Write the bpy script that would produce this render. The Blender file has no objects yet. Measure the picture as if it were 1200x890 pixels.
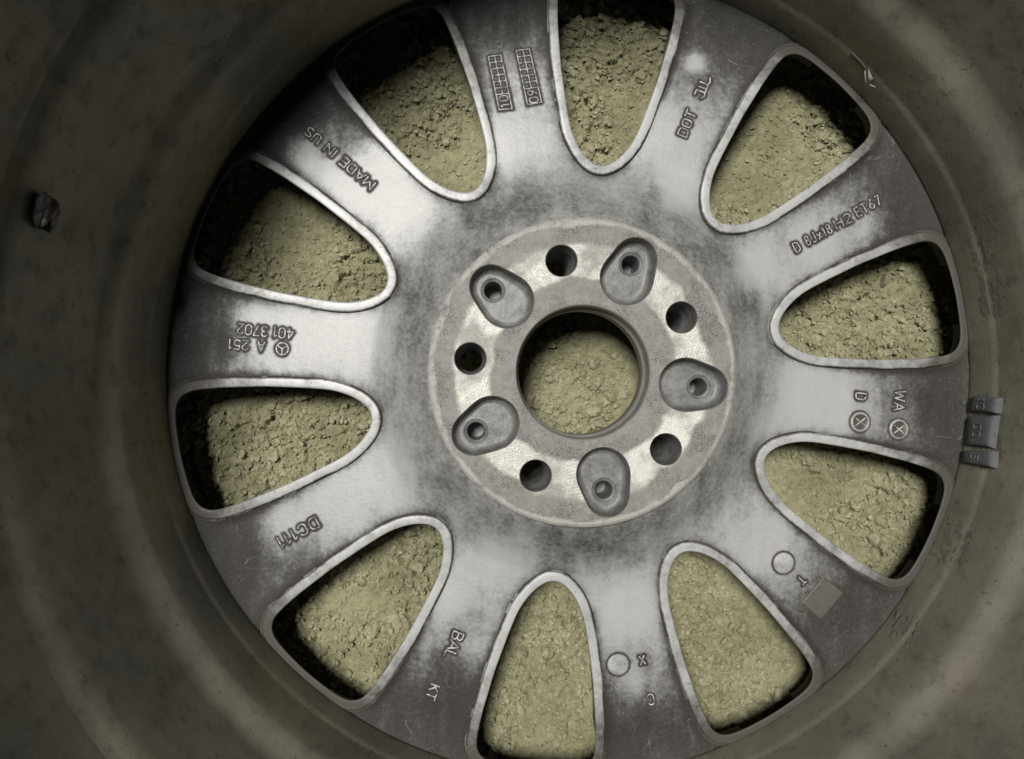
import bpy, bmesh, math, random
import numpy as np
from mathutils import Vector, Matrix
from mathutils.geometry import delaunay_2d_cdt

random.seed(7)
rng = np.random.default_rng(11)
MM = 0.001
S = bpy.context.scene

# ------------------------------------------------------------------ camera
FPX = 935.0                                   # focal length in pixels of a 1200 wide picture
CAM = np.array([-52.1, -6.44, 458.2])         # mm; the wheel axis is x = y = 0, the ground z = 0
RX, RY, RZ = 3.58e-3, -4.36e-2, 2.81e-2
def rot(rx, ry, rz):
    cx, sx, cy, sy, cz, sz = math.cos(rx), math.sin(rx), math.cos(ry), math.sin(ry), math.cos(rz), math.sin(rz)
    return (np.array([[cz, -sz, 0], [sz, cz, 0], [0, 0, 1]]) @ np.array([[cy, 0, sy], [0, 1, 0], [-sy, 0, cy]])
            @ np.array([[1, 0, 0], [0, cx, -sx], [0, sx, cx]]))
CR = rot(RX, RY, RZ)
cam = bpy.data.cameras.new('camera')
cam_o = bpy.data.objects.new('camera', cam)
S.collection.objects.link(cam_o)
M = Matrix.Identity(4)
for i in range(3):
    for j in range(3):
        M[i][j] = CR[i][j]
    M[i][3] = CAM[i] * MM
cam_o.matrix_world = M
cam.sensor_fit = 'HORIZONTAL'
cam.sensor_width = 36.0
cam.lens = FPX / 1200 * 36.0
cam.clip_start, cam.clip_end = 0.01, 50
cam.dof.use_dof = True
cam.dof.focus_distance = 0.412
cam.dof.aperture_fstop = 13.0
S.camera = cam_o

# ------------------------------------------------------------------ world, lamp, exposure
W = bpy.data.worlds.new('World')
S.world = W
W.use_nodes = True
bg = W.node_tree.nodes['Background']
bg.inputs[0].default_value = (0.80, 0.85, 0.78, 1)
bg.inputs[1].default_value = 0.007
lamp = bpy.data.lights.new('overhead_lamp', 'AREA')
lamp.shape = 'DISK'
lamp.size = 0.80
lamp.energy = 176
lamp.color = (1.0, 0.985, 0.94)
lamp_o = bpy.data.objects.new('overhead_lamp', lamp)
S.collection.objects.link(lamp_o)
LP = Vector((-0.73, 0.75, 3.60))
lamp_o.location = LP
lamp_o.rotation_euler = (Vector((0, 0, 0.04)) - LP).to_track_quat('-Z', 'Y').to_euler()
S.view_settings.view_transform = 'Standard'
S.view_settings.look = 'None'
S.view_settings.gamma = 1
S.view_settings.use_curve_mapping = False
S.view_settings.exposure = 0.0
S.render.resolution_x, S.render.resolution_y = 1024, 759

# ------------------------------------------------------------------ node helpers and materials
class NT:
    def __init__(self, name):
        self.m = bpy.data.materials.new(name)
        self.m.use_nodes = True
        self.t = self.m.node_tree
        self.p = self.t.nodes['Principled BSDF']
        self.coord = None
    def n(self, typ, **kw):
        o = self.t.nodes.new(typ)
        for k, v in kw.items():
            setattr(o, k, v)
        return o
    def set(self, sock, v):
        if hasattr(v, 'is_output') or isinstance(v, bpy.types.NodeSocket):
            self.t.links.new(v, sock)
        else:
            sock.default_value = v
    def pos(self, scale=(1, 1, 1)):
        if self.coord is None:
            g = self.n('ShaderNodeNewGeometry')
            self.coord = g.outputs['Position']
        mp = self.n('ShaderNodeMapping')
        self.t.links.new(self.coord, mp.inputs[0])
        mp.inputs['Scale'].default_value = scale
        return mp.outputs[0]
    def noise(self, scale, detail=4, rough=0.55, stretch=(1, 1, 1), dist=0.0):
        o = self.n('ShaderNodeTexNoise')
        self.t.links.new(self.pos(stretch), o.inputs['Vector'])
        o.inputs['Scale'].default_value = scale
        o.inputs['Detail'].default_value = detail
        o.inputs['Roughness'].default_value = rough
        o.inputs['Distortion'].default_value = dist
        return o.outputs['Fac']
    def vor(self, scale, feature='F1'):
        o = self.n('ShaderNodeTexVoronoi', feature=feature)
        self.t.links.new(self.pos(), o.inputs['Vector'])
        o.inputs['Scale'].default_value = scale
        return o.outputs['Distance']
    def ramp(self, v, a, b, lo=0.0, hi=1.0):
        o = self.n('ShaderNodeMapRange')
        o.interpolation_type = 'SMOOTHSTEP'
        self.set(o.inputs['Value'], v)
        for k, x in zip(('From Min', 'From Max', 'To Min', 'To Max'), (a, b, lo, hi)):
            o.inputs[k].default_value = x
        return o.outputs['Result']
    def math(self, op, a, b=0.0, clamp=False):
        o = self.n('ShaderNodeMath', operation=op, use_clamp=clamp)
        self.set(o.inputs[0], a)
        self.set(o.inputs[1], b)
        return o.outputs[0]
    def mix(self, f, a, b):
        o = self.n('ShaderNodeMix', data_type='RGBA')
        self.set(o.inputs[0], f)
        self.set(o.inputs[6], a if not isinstance(a, tuple) else (*a, 1))
        self.set(o.inputs[7], b if not isinstance(b, tuple) else (*b, 1))
        return o.outputs[2]
    def attr(self, name):
        return self.n('ShaderNodeAttribute', attribute_name=name).outputs['Fac']
    def bump(self, h, dist, strength=1.0):
        o = self.n('ShaderNodeBump')
        self.t.links.new(h, o.inputs['Height'])
        o.inputs['Distance'].default_value = dist
        o.inputs['Strength'].default_value = strength
        self.t.links.new(o.outputs[0], self.p.inputs['Normal'])
    def out(self, base, rough, metal=0.0, spec=0.5):
        self.set(self.p.inputs['Base Color'], base if not isinstance(base, tuple) else (*base, 1))
        self.set(self.p.inputs['Roughness'], rough)
        self.set(self.p.inputs['Metallic'], metal)
        self.p.inputs['Specular IOR Level'].default_value = spec
        return self.m

SILVER = (0.420, 0.417, 0.411)
GRIME = (0.034, 0.031, 0.027)

def mat_painted():
    """silver wheel paint under patchy brake dust; the dust map is carried by the mesh attribute 'grime'"""
    t = NT('silver_paint_with_brake_dust')
    g = t.attr('grime')
    n1 = t.noise(38, 6, 0.62, dist=0.6)
    n2 = t.noise(150, 4, 0.6)
    n3 = t.noise(900, 3, 0.7)
    wipe = t.noise(120, 3, 0.5, stretch=(1.0, 0.18, 1.0))
    n4 = t.noise(420, 5, 0.75)
    f = t.math('ADD', g, t.math('MULTIPLY', t.math('SUBTRACT', n1, 0.5), 0.42))
    f = t.math('ADD', f, t.math('MULTIPLY', t.math('SUBTRACT', n2, 0.5), 0.30))
    f = t.math('ADD', f, t.math('MULTIPLY', t.math('SUBTRACT', n4, 0.5), 0.58))
    f = t.math('ADD', f, t.math('MULTIPLY', t.math('SUBTRACT', wipe, 0.5), 0.45))
    sp = t.ramp(n3, 0.66, 0.74, 0.0, 0.30)
    f = t.math('ADD', f, sp)
    f = t.math('ADD', t.math('MULTIPLY', t.ramp(f, 0.22, 0.78), 0.45), t.math('MULTIPLY', t.ramp(f, -0.1, 1.0), 0.55))
    speck = t.ramp(t.noise(1500, 2, 0.6), 0.60, 0.72, 0.0, 0.16)          # worn bright pin points in the dust
    f = t.math('SUBTRACT', f, t.math('MULTIPLY', speck, t.ramp(g, 0.2, 0.6)), True)
    sc1 = t.noise(60, 2, 0.4, stretch=(1.0, 0.25, 1.0), dist=0.4)                # hairline scratches
    sc2 = t.noise(70, 2, 0.4, stretch=(0.2, 1.0, 1.0), dist=0.4)
    ln = lambda q: t.ramp(t.math('ABSOLUTE', t.math('SUBTRACT', q, 0.56)), 0.0035, 0.0, 0.0, 0.20)
    f = t.math('SUBTRACT', f, t.math('MULTIPLY', t.math('MAXIMUM', ln(sc1), ln(sc2)), t.ramp(n2, 0.45, 0.6)), True)
    base = t.mix(f, SILVER, GRIME)
    t.bump(t.math('ADD', t.math('ADD', n3, n4), t.math('MULTIPLY', n2, 1.5)), 0.00016, 0.6)
    return t.out(base, t.ramp(f, 0, 1, 0.48, 0.66), t.ramp(f, 0, 0.9, 0.14, 0.03), 0.30)

def mat_edge():
    t = NT('bare_window_edge')
    g = t.attr('grime')
    n1 = t.noise(90, 5, 0.6)
    n3 = t.noise(700, 3, 0.7)
    f = t.math('ADD', g, t.math('MULTIPLY', t.math('SUBTRACT', n1, 0.5), 1.0))
    f = t.math('ADD', f, t.math('MULTIPLY', t.math('SUBTRACT', t.noise(260, 5, 0.7), 0.5), 0.7))
    f = t.math('ADD', f, t.ramp(n3, 0.60, 0.72, 0.0, 0.45))
    f = t.math('ADD', f, t.math('MULTIPLY', t.math('SUBTRACT', t.noise(14, 3, 0.5), 0.45), 0.9))
    f = t.ramp(f, 0.05, 1.05)
    t.bump(n3, 0.0001, 0.4)
    return t.out(t.mix(f, (0.46, 0.458, 0.453), (0.075, 0.070, 0.062)), t.ramp(f, 0, 1, 0.45, 0.6), 0.12, 0.32)

def mat_grime(name='caked_brake_dust', c=(0.045, 0.041, 0.036)):
    t = NT(name)
    n = t.noise(400, 4)
    t.bump(n, 0.0002, 0.5)
    return t.out(t.mix(n, tuple(0.6 * v for v in c), tuple(1.5 * v for v in c)), 0.75, 0.0, 0.3)

def mat_letter():
    t = NT('worn_letter_tops')
    n = t.noise(500, 3)
    return t.out(t.mix(t.ramp(n, 0.38, 0.66), (0.58, 0.575, 0.555), (0.17, 0.165, 0.15)), 0.45, 0.2, 0.45)

def mat_pad():
    t = NT('oxidised_machined_aluminium')
    sx = t.n('ShaderNodeSeparateXYZ')
    t.t.links.new(t.pos(), sx.inputs[0])
    r = t.math('SQRT', t.math('ADD', t.math('MULTIPLY', sx.outputs[0], sx.outputs[0]), t.math('MULTIPLY', sx.outputs[1], sx.outputs[1])))
    nb = t.noise(60, 3, 0.5, dist=0.3)
    rr = t.math('ADD', r, t.math('MULTIPLY', t.math('SUBTRACT', nb, 0.5), 0.010))
    ring = t.math('MULTIPLY', t.ramp(rr, 0.0445, 0.0475), t.ramp(rr, 0.0645, 0.061))
    ring = t.math('MULTIPLY', ring, t.ramp(t.noise(45, 4, 0.6), 0.34, 0.56, 0.30, 0.95))
    n2 = t.noise(260, 5, 0.7)
    n3 = t.noise(1300, 3, 0.7)
    oxide = t.mix(n2, (0.120, 0.117, 0.106), (0.330, 0.325, 0.300))
    pit = t.math('MULTIPLY', t.ramp(n3, 0.46, 0.58), t.ramp(t.noise(60, 5, 0.7), 0.46, 0.60))
    oxide = t.mix(t.math('MULTIPLY', pit, 0.75), oxide, (0.055, 0.050, 0.042))
    spark = t.ramp(t.noise(1700, 2, 0.5), 0.68, 0.74)
    oxide = t.mix(t.math('MULTIPLY', spark, 0.7), oxide, (0.8, 0.79, 0.74))
    bright = t.mix(t.ramp(t.noise(500, 4, 0.7), 0.45, 0.8), (0.55, 0.54, 0.495), (0.36, 0.35, 0.31))
    lighter = t.math('MULTIPLY', t.ramp(rr, 0.0728, 0.0745), t.ramp(t.noise(90, 5, 0.7), 0.32, 0.55))          # outer lip in a lighter tone
    oxide = t.mix(t.math('MULTIPLY', lighter, 0.65), oxide, (0.46, 0.455, 0.42))
    base = t.mix(ring, oxide, bright)
    turn = t.math('MULTIPLY', t.math('SINE', t.math('MULTIPLY', r, 9000.0)), 0.12)           # turning marks
    t.bump(t.math('ADD', t.math('ADD', n2, turn), t.math('MULTIPLY', n3, 0.8)), 0.00030, 0.8)
    return t.out(base, t.ramp(ring, 0, 1, 0.58, 0.42), t.ramp(ring, 0, 1, 0.25, 0.35), 0.5)

def mat_pocket():
    t = NT('cast_pocket_metal')
    n = t.ramp(t.noise(140, 6, 0.7), 0.25, 0.75)
    t.bump(t.noise(900, 3), 0.0002, 0.6)
    return t.out(t.mix(n, (0.095, 0.092, 0.087), (0.235, 0.232, 0.225)), 0.50, 0.2, 0.45)

def mat_barrel():
    t = NT('dusty_grey_barrel_paint')
    n1 = t.noise(14, 6, 0.6, stretch=(1, 1, 0.6))
    n2 = t.noise(110, 5, 0.65)
    n3 = t.noise(1100, 3, 0.7)
    base = t.mix(t.ramp(n1, 0.30, 0.72), (0.135, 0.131, 0.106), (0.250, 0.233, 0.180))
    base = t.mix(t.ramp(n2, 0.50, 0.80, 0, 0.55), base, (0.045, 0.040, 0.032))
    base = t.mix(t.ramp(t.noise(22, 3, 0.5), 0.58, 0.80, 0, 0.5), base, (0.145, 0.105, 0.070))
    base = t.mix(t.ramp(n3, 0.68, 0.74, 0, 0.6), base, (0.34, 0.33, 0.28))
    base = t.mix(t.ramp(t.noise(260, 4, 0.6), 0.62, 0.70, 0, 0.5), base, (0.030, 0.027, 0.022))
    base = t.mix(t.ramp(t.noise(75, 5, 0.7, stretch=(1, 1, 0.25)), 0.52, 0.74, 0, 0.28), base, (0.055, 0.052, 0.044))
    t.bump(t.math('ADD', t.math('MULTIPLY', n2, 1.2), t.math('MULTIPLY', n3, 0.7)), 0.0005, 0.55)
    return t.out(base, t.ramp(n2, 0.3, 0.8, 0.42, 0.62), 0.22, 0.45)

def mat_soil(name, a, b):
    t = NT(name)
    n1 = t.math('ADD', t.math('MULTIPLY', t.noise(22, 5, 0.6), 0.6), t.math('MULTIPLY', t.noise(240, 3, 0.6), 0.4))
    n2 = t.noise(420, 4, 0.65)
    n3 = t.noise(1800, 3, 0.7)
    base = t.mix(t.ramp(n1, 0.38, 0.62), a, b)
    base = t.mix(t.ramp(n2, 0.45, 0.8, 0, 0.45), base, tuple(0.62 * v for v in a))
    base = t.mix(t.ramp(n3, 0.64, 0.74, 0, 0.5), base, (0.52, 0.48, 0.33))
    t.bump(t.math('ADD', n2, t.math('MULTIPLY', n3, 0.5)), 0.0007, 0.6)
    return t.out(base, 0.92, 0.0, 0.12)

def mat_lead():
    t = NT('grey_coated_weight')
    n = t.noise(220, 5, 0.6)
    t.bump(t.noise(700, 3), 0.0003, 0.5)
    return t.out(t.mix(n, (0.070, 0.074, 0.074), (0.135, 0.140, 0.138)), 0.8, 0.0, 0.25)

def mat_plain(name, c, rough=0.6, metal=0.0, nscale=300):
    t = NT(name)
    n = t.noise(nscale, 4)
    t.bump(n, 0.0003, 0.5)
    return t.out(t.mix(n, tuple(0.6 * v for v in c), tuple(1.35 * v for v in c)), rough, metal, 0.45)

M_PAINT, M_EDGE, M_GRIME, M_LETTER = mat_painted(), mat_edge(), mat_grime(), mat_letter()
M_PAD, M_POCKET, M_BARREL, M_LEAD = mat_pad(), mat_pocket(), mat_barrel(), mat_lead()
M_SOIL = mat_soil('dry_olive_soil', (0.205, 0.195, 0.115), (0.308, 0.292, 0.178))
M_CLOD = mat_soil('dry_soil_clod', (0.222, 0.212, 0.130), (0.390, 0.372, 0.246))
M_PLATE = mat_plain('brown_stained_boss', (0.105, 0.097, 0.083), 0.5, 0.15, 160)
M_BORE = mat_plain('machined_bore_metal', (0.26, 0.255, 0.235), 0.5, 0.2, 120)
M_RESIDUE = mat_plain('old_tape_glue', (0.125, 0.120, 0.100), 0.7)
M_SCRAP = mat_plain('grey_tape_scrap', (0.30, 0.295, 0.26), 0.6)
M_MUD = mat_plain('dried_dark_mud', (0.075, 0.072, 0.062), 0.8)

# ------------------------------------------------------------------ object helpers
def link(o, parent=None):
    S.collection.objects.link(o)
    if parent is not None:
        o.parent = parent
    return o
def mesh_obj(name, verts, faces, mats, parent=None, smooth=True, fmat=None, attr=None):
    """verts in mm"""
    me = bpy.data.meshes.new(name)
    me.from_pydata([tuple(v) for v in (np.asarray(verts, float) * MM)], [], [tuple(int(i) for i in f) for f in faces])
    for m in (mats if isinstance(mats, (list, tuple)) else [mats]):
        me.materials.append(m)
    if fmat is not None:
        me.polygons.foreach_set('material_index', np.asarray(fmat, np.int32))
    me.polygons.foreach_set('use_smooth', np.full(len(me.polygons), smooth))
    if attr is not None:
        a = me.attributes.new('grime', 'FLOAT', 'POINT')
        a.data.foreach_set('value', np.asarray(attr, np.float32))
    me.update()
    return link(bpy.data.objects.new(name, me), parent)
def tag(o, label=None, cat=None, group=None, kind=None):
    for k, v in (('label', label), ('category', cat), ('group', group), ('kind', kind)):
        if v:
            o[k] = v
    return o
def empty(name, loc=(0, 0, 0)):
    o = bpy.data.objects.new(name, None)
    o.empty_display_size = 0.05
    o.location = loc
    return link(o)

def vnoise(x, y, seed):
    """smooth value noise on arrays"""
    xi, yi = np.floor(x).astype(np.int64), np.floor(y).astype(np.int64)
    xf, yf = x - xi, y - yi
    u, v = xf * xf * xf * (xf * (6 * xf - 15) + 10), yf * yf * yf * (yf * (6 * yf - 15) + 10)
    def h(i, j):
        n = (i * 374761393 + j * 668265263 + seed * 974711) & 0xffffffff
        n = ((n ^ (n >> 13)) * 1274126177) & 0xffffffff
        return ((n ^ (n >> 16)) & 0xffff) / 65535.0
    return (h(xi, yi) * (1 - u) + h(xi + 1, yi) * u) * (1 - v) + (h(xi, yi + 1) * (1 - u) + h(xi + 1, yi + 1) * u) * v
def fbm(x, y, seed, octv=4):
    s, a, t = 0, 1.0, 0
    for k in range(octv):
        s = s + a * vnoise(x * 2 ** k, y * 2 ** k, seed + k)
        t += a
        a *= .5
    return s / t

# ------------------------------------------------------------------ the shape of the wheel (mm)
ZPAD = 67.0
WIN0 = math.radians(86) - 0.0114              # first window axis; ten windows 36 degrees apart
BOLT0 = math.radians(30) + 0.0128
def z_edge(r):
    return ZPAD - 22 - 5 * (np.asarray(r, float) - 100) / 115
_r = np.linspace(70, 240, 1701)
_z = np.interp(_r, [70, 76, 80, 88, 98, 106, 116, 130, 150, 175, 195, 205, 211, 214, 240],
               [64.5, 63, 60.8, 54.6, 47.6, 44.1, 42.7, 41.9, 40.6, 38.6, 37.4, 37.8, 38.6, 39.4, 50])
_k = np.exp(-0.5 * (np.arange(-40, 41) / 16.0) ** 2)
_k /= _k.sum()
_z = np.convolve(np.pad(_z, 40, mode='edge'), _k, 'valid')
def z_web(r):
    return np.interp(r, _r, _z)

half = np.array([(209.2, 0), (208.9, 8), (208.3, 16), (207.4, 22), (205.6, 27), (202, 30.2), (197.5, 31.2), (190, 30.8), (180, 29.6),
                 (170, 27.8), (160, 26.0), (150, 23.6), (140, 21.1), (132, 18.9), (126, 16.9), (120.5, 14.1), (115.3, 10.5), (111.2, 6.2),
                 (109.3, 3), (108.8, 0)], float)
def catmull(P, n):
    P = np.asarray(P, float)
    out = []
    N = len(P)
    for i in range(N):
        p0, p1, p2, p3 = P[i - 1], P[i], P[(i + 1) % N], P[(i + 2) % N]
        for t in np.linspace(0, 1, 12, endpoint=False):
            out.append(0.5 * (2 * p1 + (p2 - p0) * t + (2 * p0 - 5 * p1 + 4 * p2 - p3) * t * t + (3 * p1 - p0 - 3 * p2 + p3) * t ** 3))
    out = np.array(out)
    L = np.concatenate([[0], np.cumsum(np.linalg.norm(np.diff(np.vstack([out, out[:1]]), axis=0), axis=1))])
    oc = np.vstack([out, out[:1]])
    s = np.linspace(0, L[-1], n, endpoint=False)
    return np.stack([np.interp(s, L, oc[:, 0]), np.interp(s, L, oc[:, 1])], 1)
NW = 200
CONT = catmull(np.vstack([half, half[-2:0:-1] * [1, -1]]), NW)          # starts at the outer mid point, goes round through +v
for _ in range(6):
    CONT = 0.25 * np.roll(CONT, 1, 0) + 0.5 * CONT + 0.25 * np.roll(CONT, -1, 0)
def normals2(C):
    t = np.roll(C, -1, 0) - np.roll(C, 1, 0)
    t /= np.linalg.norm(t, axis=1)[:, None]
    n = np.stack([t[:, 1], -t[:, 0]], 1)
    c = C.mean(0)
    if np.sum((C - c) * n) < 0:
        n = -n
    return n
WN = normals2(CONT)

# pixel of the 1200 x 890 photograph -> point on a surface of the wheel
def ray(px, py):
    return CR @ np.array([(px - 600) / FPX, -(py - 445) / FPX, -1.0])
def at(px, py, zf=z_web):
    d = ray(px, py)
    z = 42.0
    for _ in range(8):
        p = CAM + d * ((z - CAM[2]) / d[2])
        z = float(zf(math.hypot(p[0], p[1])))
    return p
def at_cyl(px, py, R):
    d = ray(px, py)
    a = d[0] ** 2 + d[1] ** 2
    b = 2 * (CAM[0] * d[0] + CAM[1] * d[1])
    c = CAM[0] ** 2 + CAM[1] ** 2 - R * R
    return CAM + d * ((-b + math.sqrt(b * b - 4 * a * c)) / (2 * a))

# ------------------------------------------------------------------ stroke lettering
def arc(cx, cy, rx, ry, a0, a1, n=9):
    return [(cx + rx * math.cos(math.radians(a)), cy + ry * math.sin(math.radians(a))) for a in np.linspace(a0, a1, n)]
O_ = arc(.27, .73, .27, .27, 0, 180) + arc(.27, .27, .27, .27, 180, 360) + [(.54, .73)]
GLYPH = {
 'A': (.66, [[(0, 0), (.33, 1), (.66, 0)], [(.12, .33), (.54, .33)]]),
 'B': (.54, [[(0, 0), (0, 1), (.28, 1)] + arc(.28, .76, .22, .24, 90, -90) + [(0, .52)], [(.28, .52)] + arc(.28, .26, .26, .26, 90, -90) + [(0, 0)]]),
 'C': (.54, [arc(.27, .73, .27, .27, 20, 180) + arc(.27, .27, .27, .27, 180, 340)]),
 'D': (.58, [[(0, 0), (0, 1), (.28, 1)] + arc(.28, .7, .30, .30, 90, 0) + arc(.28, .3, .30, .30, 0, -90) + [(0, 0)]]),
 'E': (.5, [[(.5, 1), (0, 1), (0, 0), (.5, 0)], [(0, .52), (.42, .52)]]),
 'F': (.48, [[(.48, 1), (0, 1), (0, 0)], [(0, .52), (.4, .52)]]),
 'H': (.56, [[(0, 0), (0, 1)], [(.56, 0), (.56, 1)], [(0, .5), (.56, .5)]]),
 'I': (.06, [[(.03, 0), (.03, 1)]]),
 'J': (.42, [[(.42, 1), (.42, .22)] + arc(.2, .22, .22, .22, 0, -150)]),
 'K': (.52, [[(0, 0), (0, 1)], [(.5, 1), (0, .42)], [(.16, .6), (.52, 0)]]),
 'L': (.46, [[(0, 1), (0, 0), (.46, 0)]]),
 'M': (.72, [[(0, 0), (0, 1), (.36, .3), (.72, 1), (.72, 0)]]),
 'N': (.58, [[(0, 0), (0, 1), (.58, 0), (.58, 1)]]),
 'O': (.54, [O_]),
 'S': (.5, [arc(.25, .76, .25, .24, 30, 270) + arc(.25, .26, .25, .26, 90, -150)]),
 'T': (.56, [[(0, 1), (.56, 1)], [(.28, 1), (.28, 0)]]),
 'U': (.54, [[(0, 1), (0, .27)] + arc(.27, .27, .27, .27, 180, 360) + [(.54, 1)]]),
 'W': (.86, [[(0, 1), (.2, 0), (.43, .9), (.66, 0), (.86, 1)]]),
 'X': (.58, [[(0, 0), (.58, 1)], [(0, 1), (.58, 0)]]),
 'x': (.42, [[(0, 0), (.42, .62)], [(0, .62), (.42, 0)]]),
 '0': (.54, [O_]),
 '1': (.24, [[(0, .8), (.2, 1), (.2, 0)]]),
 '2': (.52, [arc(.26, .74, .26, .26, 165, -20, 10) + [(0, 0), (.52, 0)]]),
 '3': (.5, [arc(.24, .75, .24, .25, 150, -90) , arc(.24, .25, .26, .25, 90, -150)]),
 '4': (.56, [[(.4, 0), (.4, 1), (0, .3), (.56, .3)]]),
 '5': (.5, [[(.48, 1), (.06, 1), (.02, .55)] + arc(.23, .32, .27, .32, 120, -150)]),
 '6': (.52, [[(.4, 1), (.06, .45)] + arc(.26, .27, .26, .27, 150, -210, 16)]),
 '7': (.52, [[(0, 1), (.52, 1), (.16, 0)]]),
 '8': (.5, [arc(.25, .76, .21, .24, 0, 360, 16), arc(.25, .26, .25, .26, 0, 360, 16)]),
 '9': (.52, [[(.12, 0), (.46, .55)] + arc(.26, .73, .26, .27, -30, 330, 16)]),
 ' ': (.30, []),
}
def layout(text, gap=.20):
    x, strokes, cen = 0.0, [], []
    for ch in text:
        w, ss = GLYPH[ch]
        for s in ss:
            strokes.append([(x + a, b) for a, b in s])
        cen.append(x + w / 2)
        x += w + gap
    return strokes, cen
STROKES_ALL = []                                # (x, y) samples of all raised lettering, for the dust that gathers round it
def ribbon(polys, zf, w=0.36, h=0.7, skirt=0.55, lift=0.0):
    """raised rounded strokes on the surface zf(r); polys = xy polylines in mm. returns verts, faces, fmat"""
    V, Fc, Fm = [], [], []
    for si, P in enumerate(polys):
        P = np.asarray(P, float)
        Q = [P[0]]
        for a, b in zip(P[:-1], P[1:]):
            k = max(1, int(np.linalg.norm(b - a) / 0.8))
            Q += [a + (b - a) * t for t in np.linspace(0, 1, k + 1)[1:]]
        Q = np.array(Q)
        closed = len(Q) > 4 and np.linalg.norm(Q[0] - Q[-1]) < 1e-6
        if closed:
            Q = Q[:-1]
            t = np.roll(Q, -1, 0) - np.roll(Q, 1, 0)
        else:
            e0, e1 = Q[1] - Q[0], Q[-1] - Q[-2]
            Q = np.vstack([Q[0] - e0 / np.linalg.norm(e0) * w * 0.8, Q, Q[-1] + e1 / np.linalg.norm(e1) * w * 0.8])
            t = np.gradient(Q, axis=0)
        STROKES_ALL.extend(Q.tolist())
        t /= np.maximum(np.linalg.norm(t, axis=1), 1e-9)[:, None]
        nn = np.stack([-t[:, 1], t[:, 0]], 1)
        hh = h + 0.045 * (si % 4) + lift
        prof = [(-w - skirt, -0.25), (-w - 0.10, hh - 0.28), (-w * 0.55, hh - 0.03), (0, hh), (w * 0.55, hh - 0.03), (w + 0.10, hh - 0.28), (w + skirt, -0.25)]
        m, n0 = len(prof), len(V)
        for i in range(len(Q)):
            for j, (o, dz) in enumerate(prof):
                x, y = Q[i] + nn[i] * o
                V.append((x, y, float(zf(math.hypot(x, y))) + dz))
        cnt = len(Q) if closed else len(Q) - 1
        for i in range(cnt):
            i2 = (i + 1) % len(Q)
            for j in range(m - 1):
                Fc.append((n0 + i * m + j, n0 + i2 * m + j, n0 + i2 * m + j + 1, n0 + i * m + j + 1))
                Fm.append(0 if 1 <= j <= m - 3 else 1)
        if not closed:
            Fc.append(tuple(n0 + j for j in range(m))); Fm.append(1)
            Fc.append(tuple(n0 + (len(Q) - 1) * m + j for j in reversed(range(m)))); Fm.append(1)
    return V, Fc, Fm
def place_text(text, first, last, cap_px, gap=.20):
    """centre of the first and last letter in photo pixels -> polylines in wheel mm"""
    st, cen = layout(text, gap)
    a, b = at(*first)[:2], at(*last)[:2]
    u = (b - a) / np.linalg.norm(b - a)
    up = np.array([-u[1], u[0]])
    sx = np.linalg.norm(b - a) / (cen[-1] - cen[0]) if len(cen) > 1 and cen[-1] > cen[0] else None
    mid = (a + b) / 2
    dpx = np.linalg.norm(at(mid_px(first, last)[0] + 5, mid_px(first, last)[1])[:2] - at(mid_px(first, last)[0] - 5, mid_px(first, last)[1])[:2]) / 10
    cap = cap_px * dpx
    if sx is None:
        sx = cap
    return [[a + u * (x - cen[0]) * sx + up * (y - .5) * cap for x, y in s] for s in st]
def mid_px(a, b):
    return ((a[0] + b[0]) / 2, (a[1] + b[1]) / 2)
def single(ch, c, up_to, cap_px):
    """one letter at pixel c with its top towards pixel up_to"""
    a, b = at(*c)[:2], at(*up_to)[:2]
    up = (b - a) / np.linalg.norm(b - a)
    u = np.array([up[1], -up[0]])
    cap = cap_px * 0.447
    w, ss = GLYPH[ch]
    return [[a + u * (x - w / 2) * cap + up * (y - .5) * cap for x, y in s] for s in ss]
def pxpoly(pts):
    return [at(*p)[:2] for p in pts]
def circ(c, rpx, n=28):
    a = at(*c)[:2]
    r = rpx * 0.447
    return [a + r * np.array([math.cos(t), math.sin(t)]) for t in np.linspace(0, 2 * math.pi, n + 1)]

TEXTS = []      # (name, label, polylines, anchor pixel, stroke half width)
def text(name, label, polys, anchor, w=0.28):
    TEXTS.append((name, label, polys, anchor, w))
text('lettering', 'raised words MADE IN US', place_text('MADE IN US', (432.4, 215.1), (362.9, 155.3), 10.5), (400, 185))
text('lettering', 'raised letter A', place_text('A', (306.1, 406.7), (305.1, 406.6), 11), (306, 406))
text('lettering', 'raised figures 251', place_text('251', (287.6, 404.9), (270.3, 403.5), 11), (290, 405))
text('lettering', 'raised figures 401', place_text('401', (340.3, 391.6), (323.1, 389.8), 11.5), (330, 390))
text('lettering', 'raised figures 3702', place_text('3702', (310, 388.9), (282.1, 385.7), 11.5), (310, 390))
sc = (330.9, 409.0)
ca = at(*sc)[:2]
star = [circ(sc, 7.0)] + [[ca, ca + 7.0 * .447 * np.array([math.cos(t), math.sin(t)])] for t in (math.radians(-92), math.radians(28), math.radians(148))]
text('star_emblem', 'raised three pointed star in a ring', star, sc, 0.30)
text('lettering', 'raised letters DC111', place_text('DC111', (367.5, 613.9), (329, 635.5), 13, .3), (348, 625), 0.26)
text('lettering', 'raised letters BAL', place_text('BAL', (536.2, 745.8), (527.3, 767.5), 12.5, .14), (532, 756))
text('lettering', 'raised letters KT', place_text('KT', (509.0, 806.5), (505.5, 815.5), 10.5), (507, 811), 0.26)
text('lettering', 'raised letter X', single('X', (752.6, 773.8), (754.5, 783), 10), (752, 773), 0.28)
text('lettering', 'raised letter C', single('C', (762.7, 819.8), (765, 830), 13), (762, 820), 0.30)
text('lettering', 'raised letter T', single('T', (939.3, 680.2), (946, 687), 10.5), (939, 680))
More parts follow.
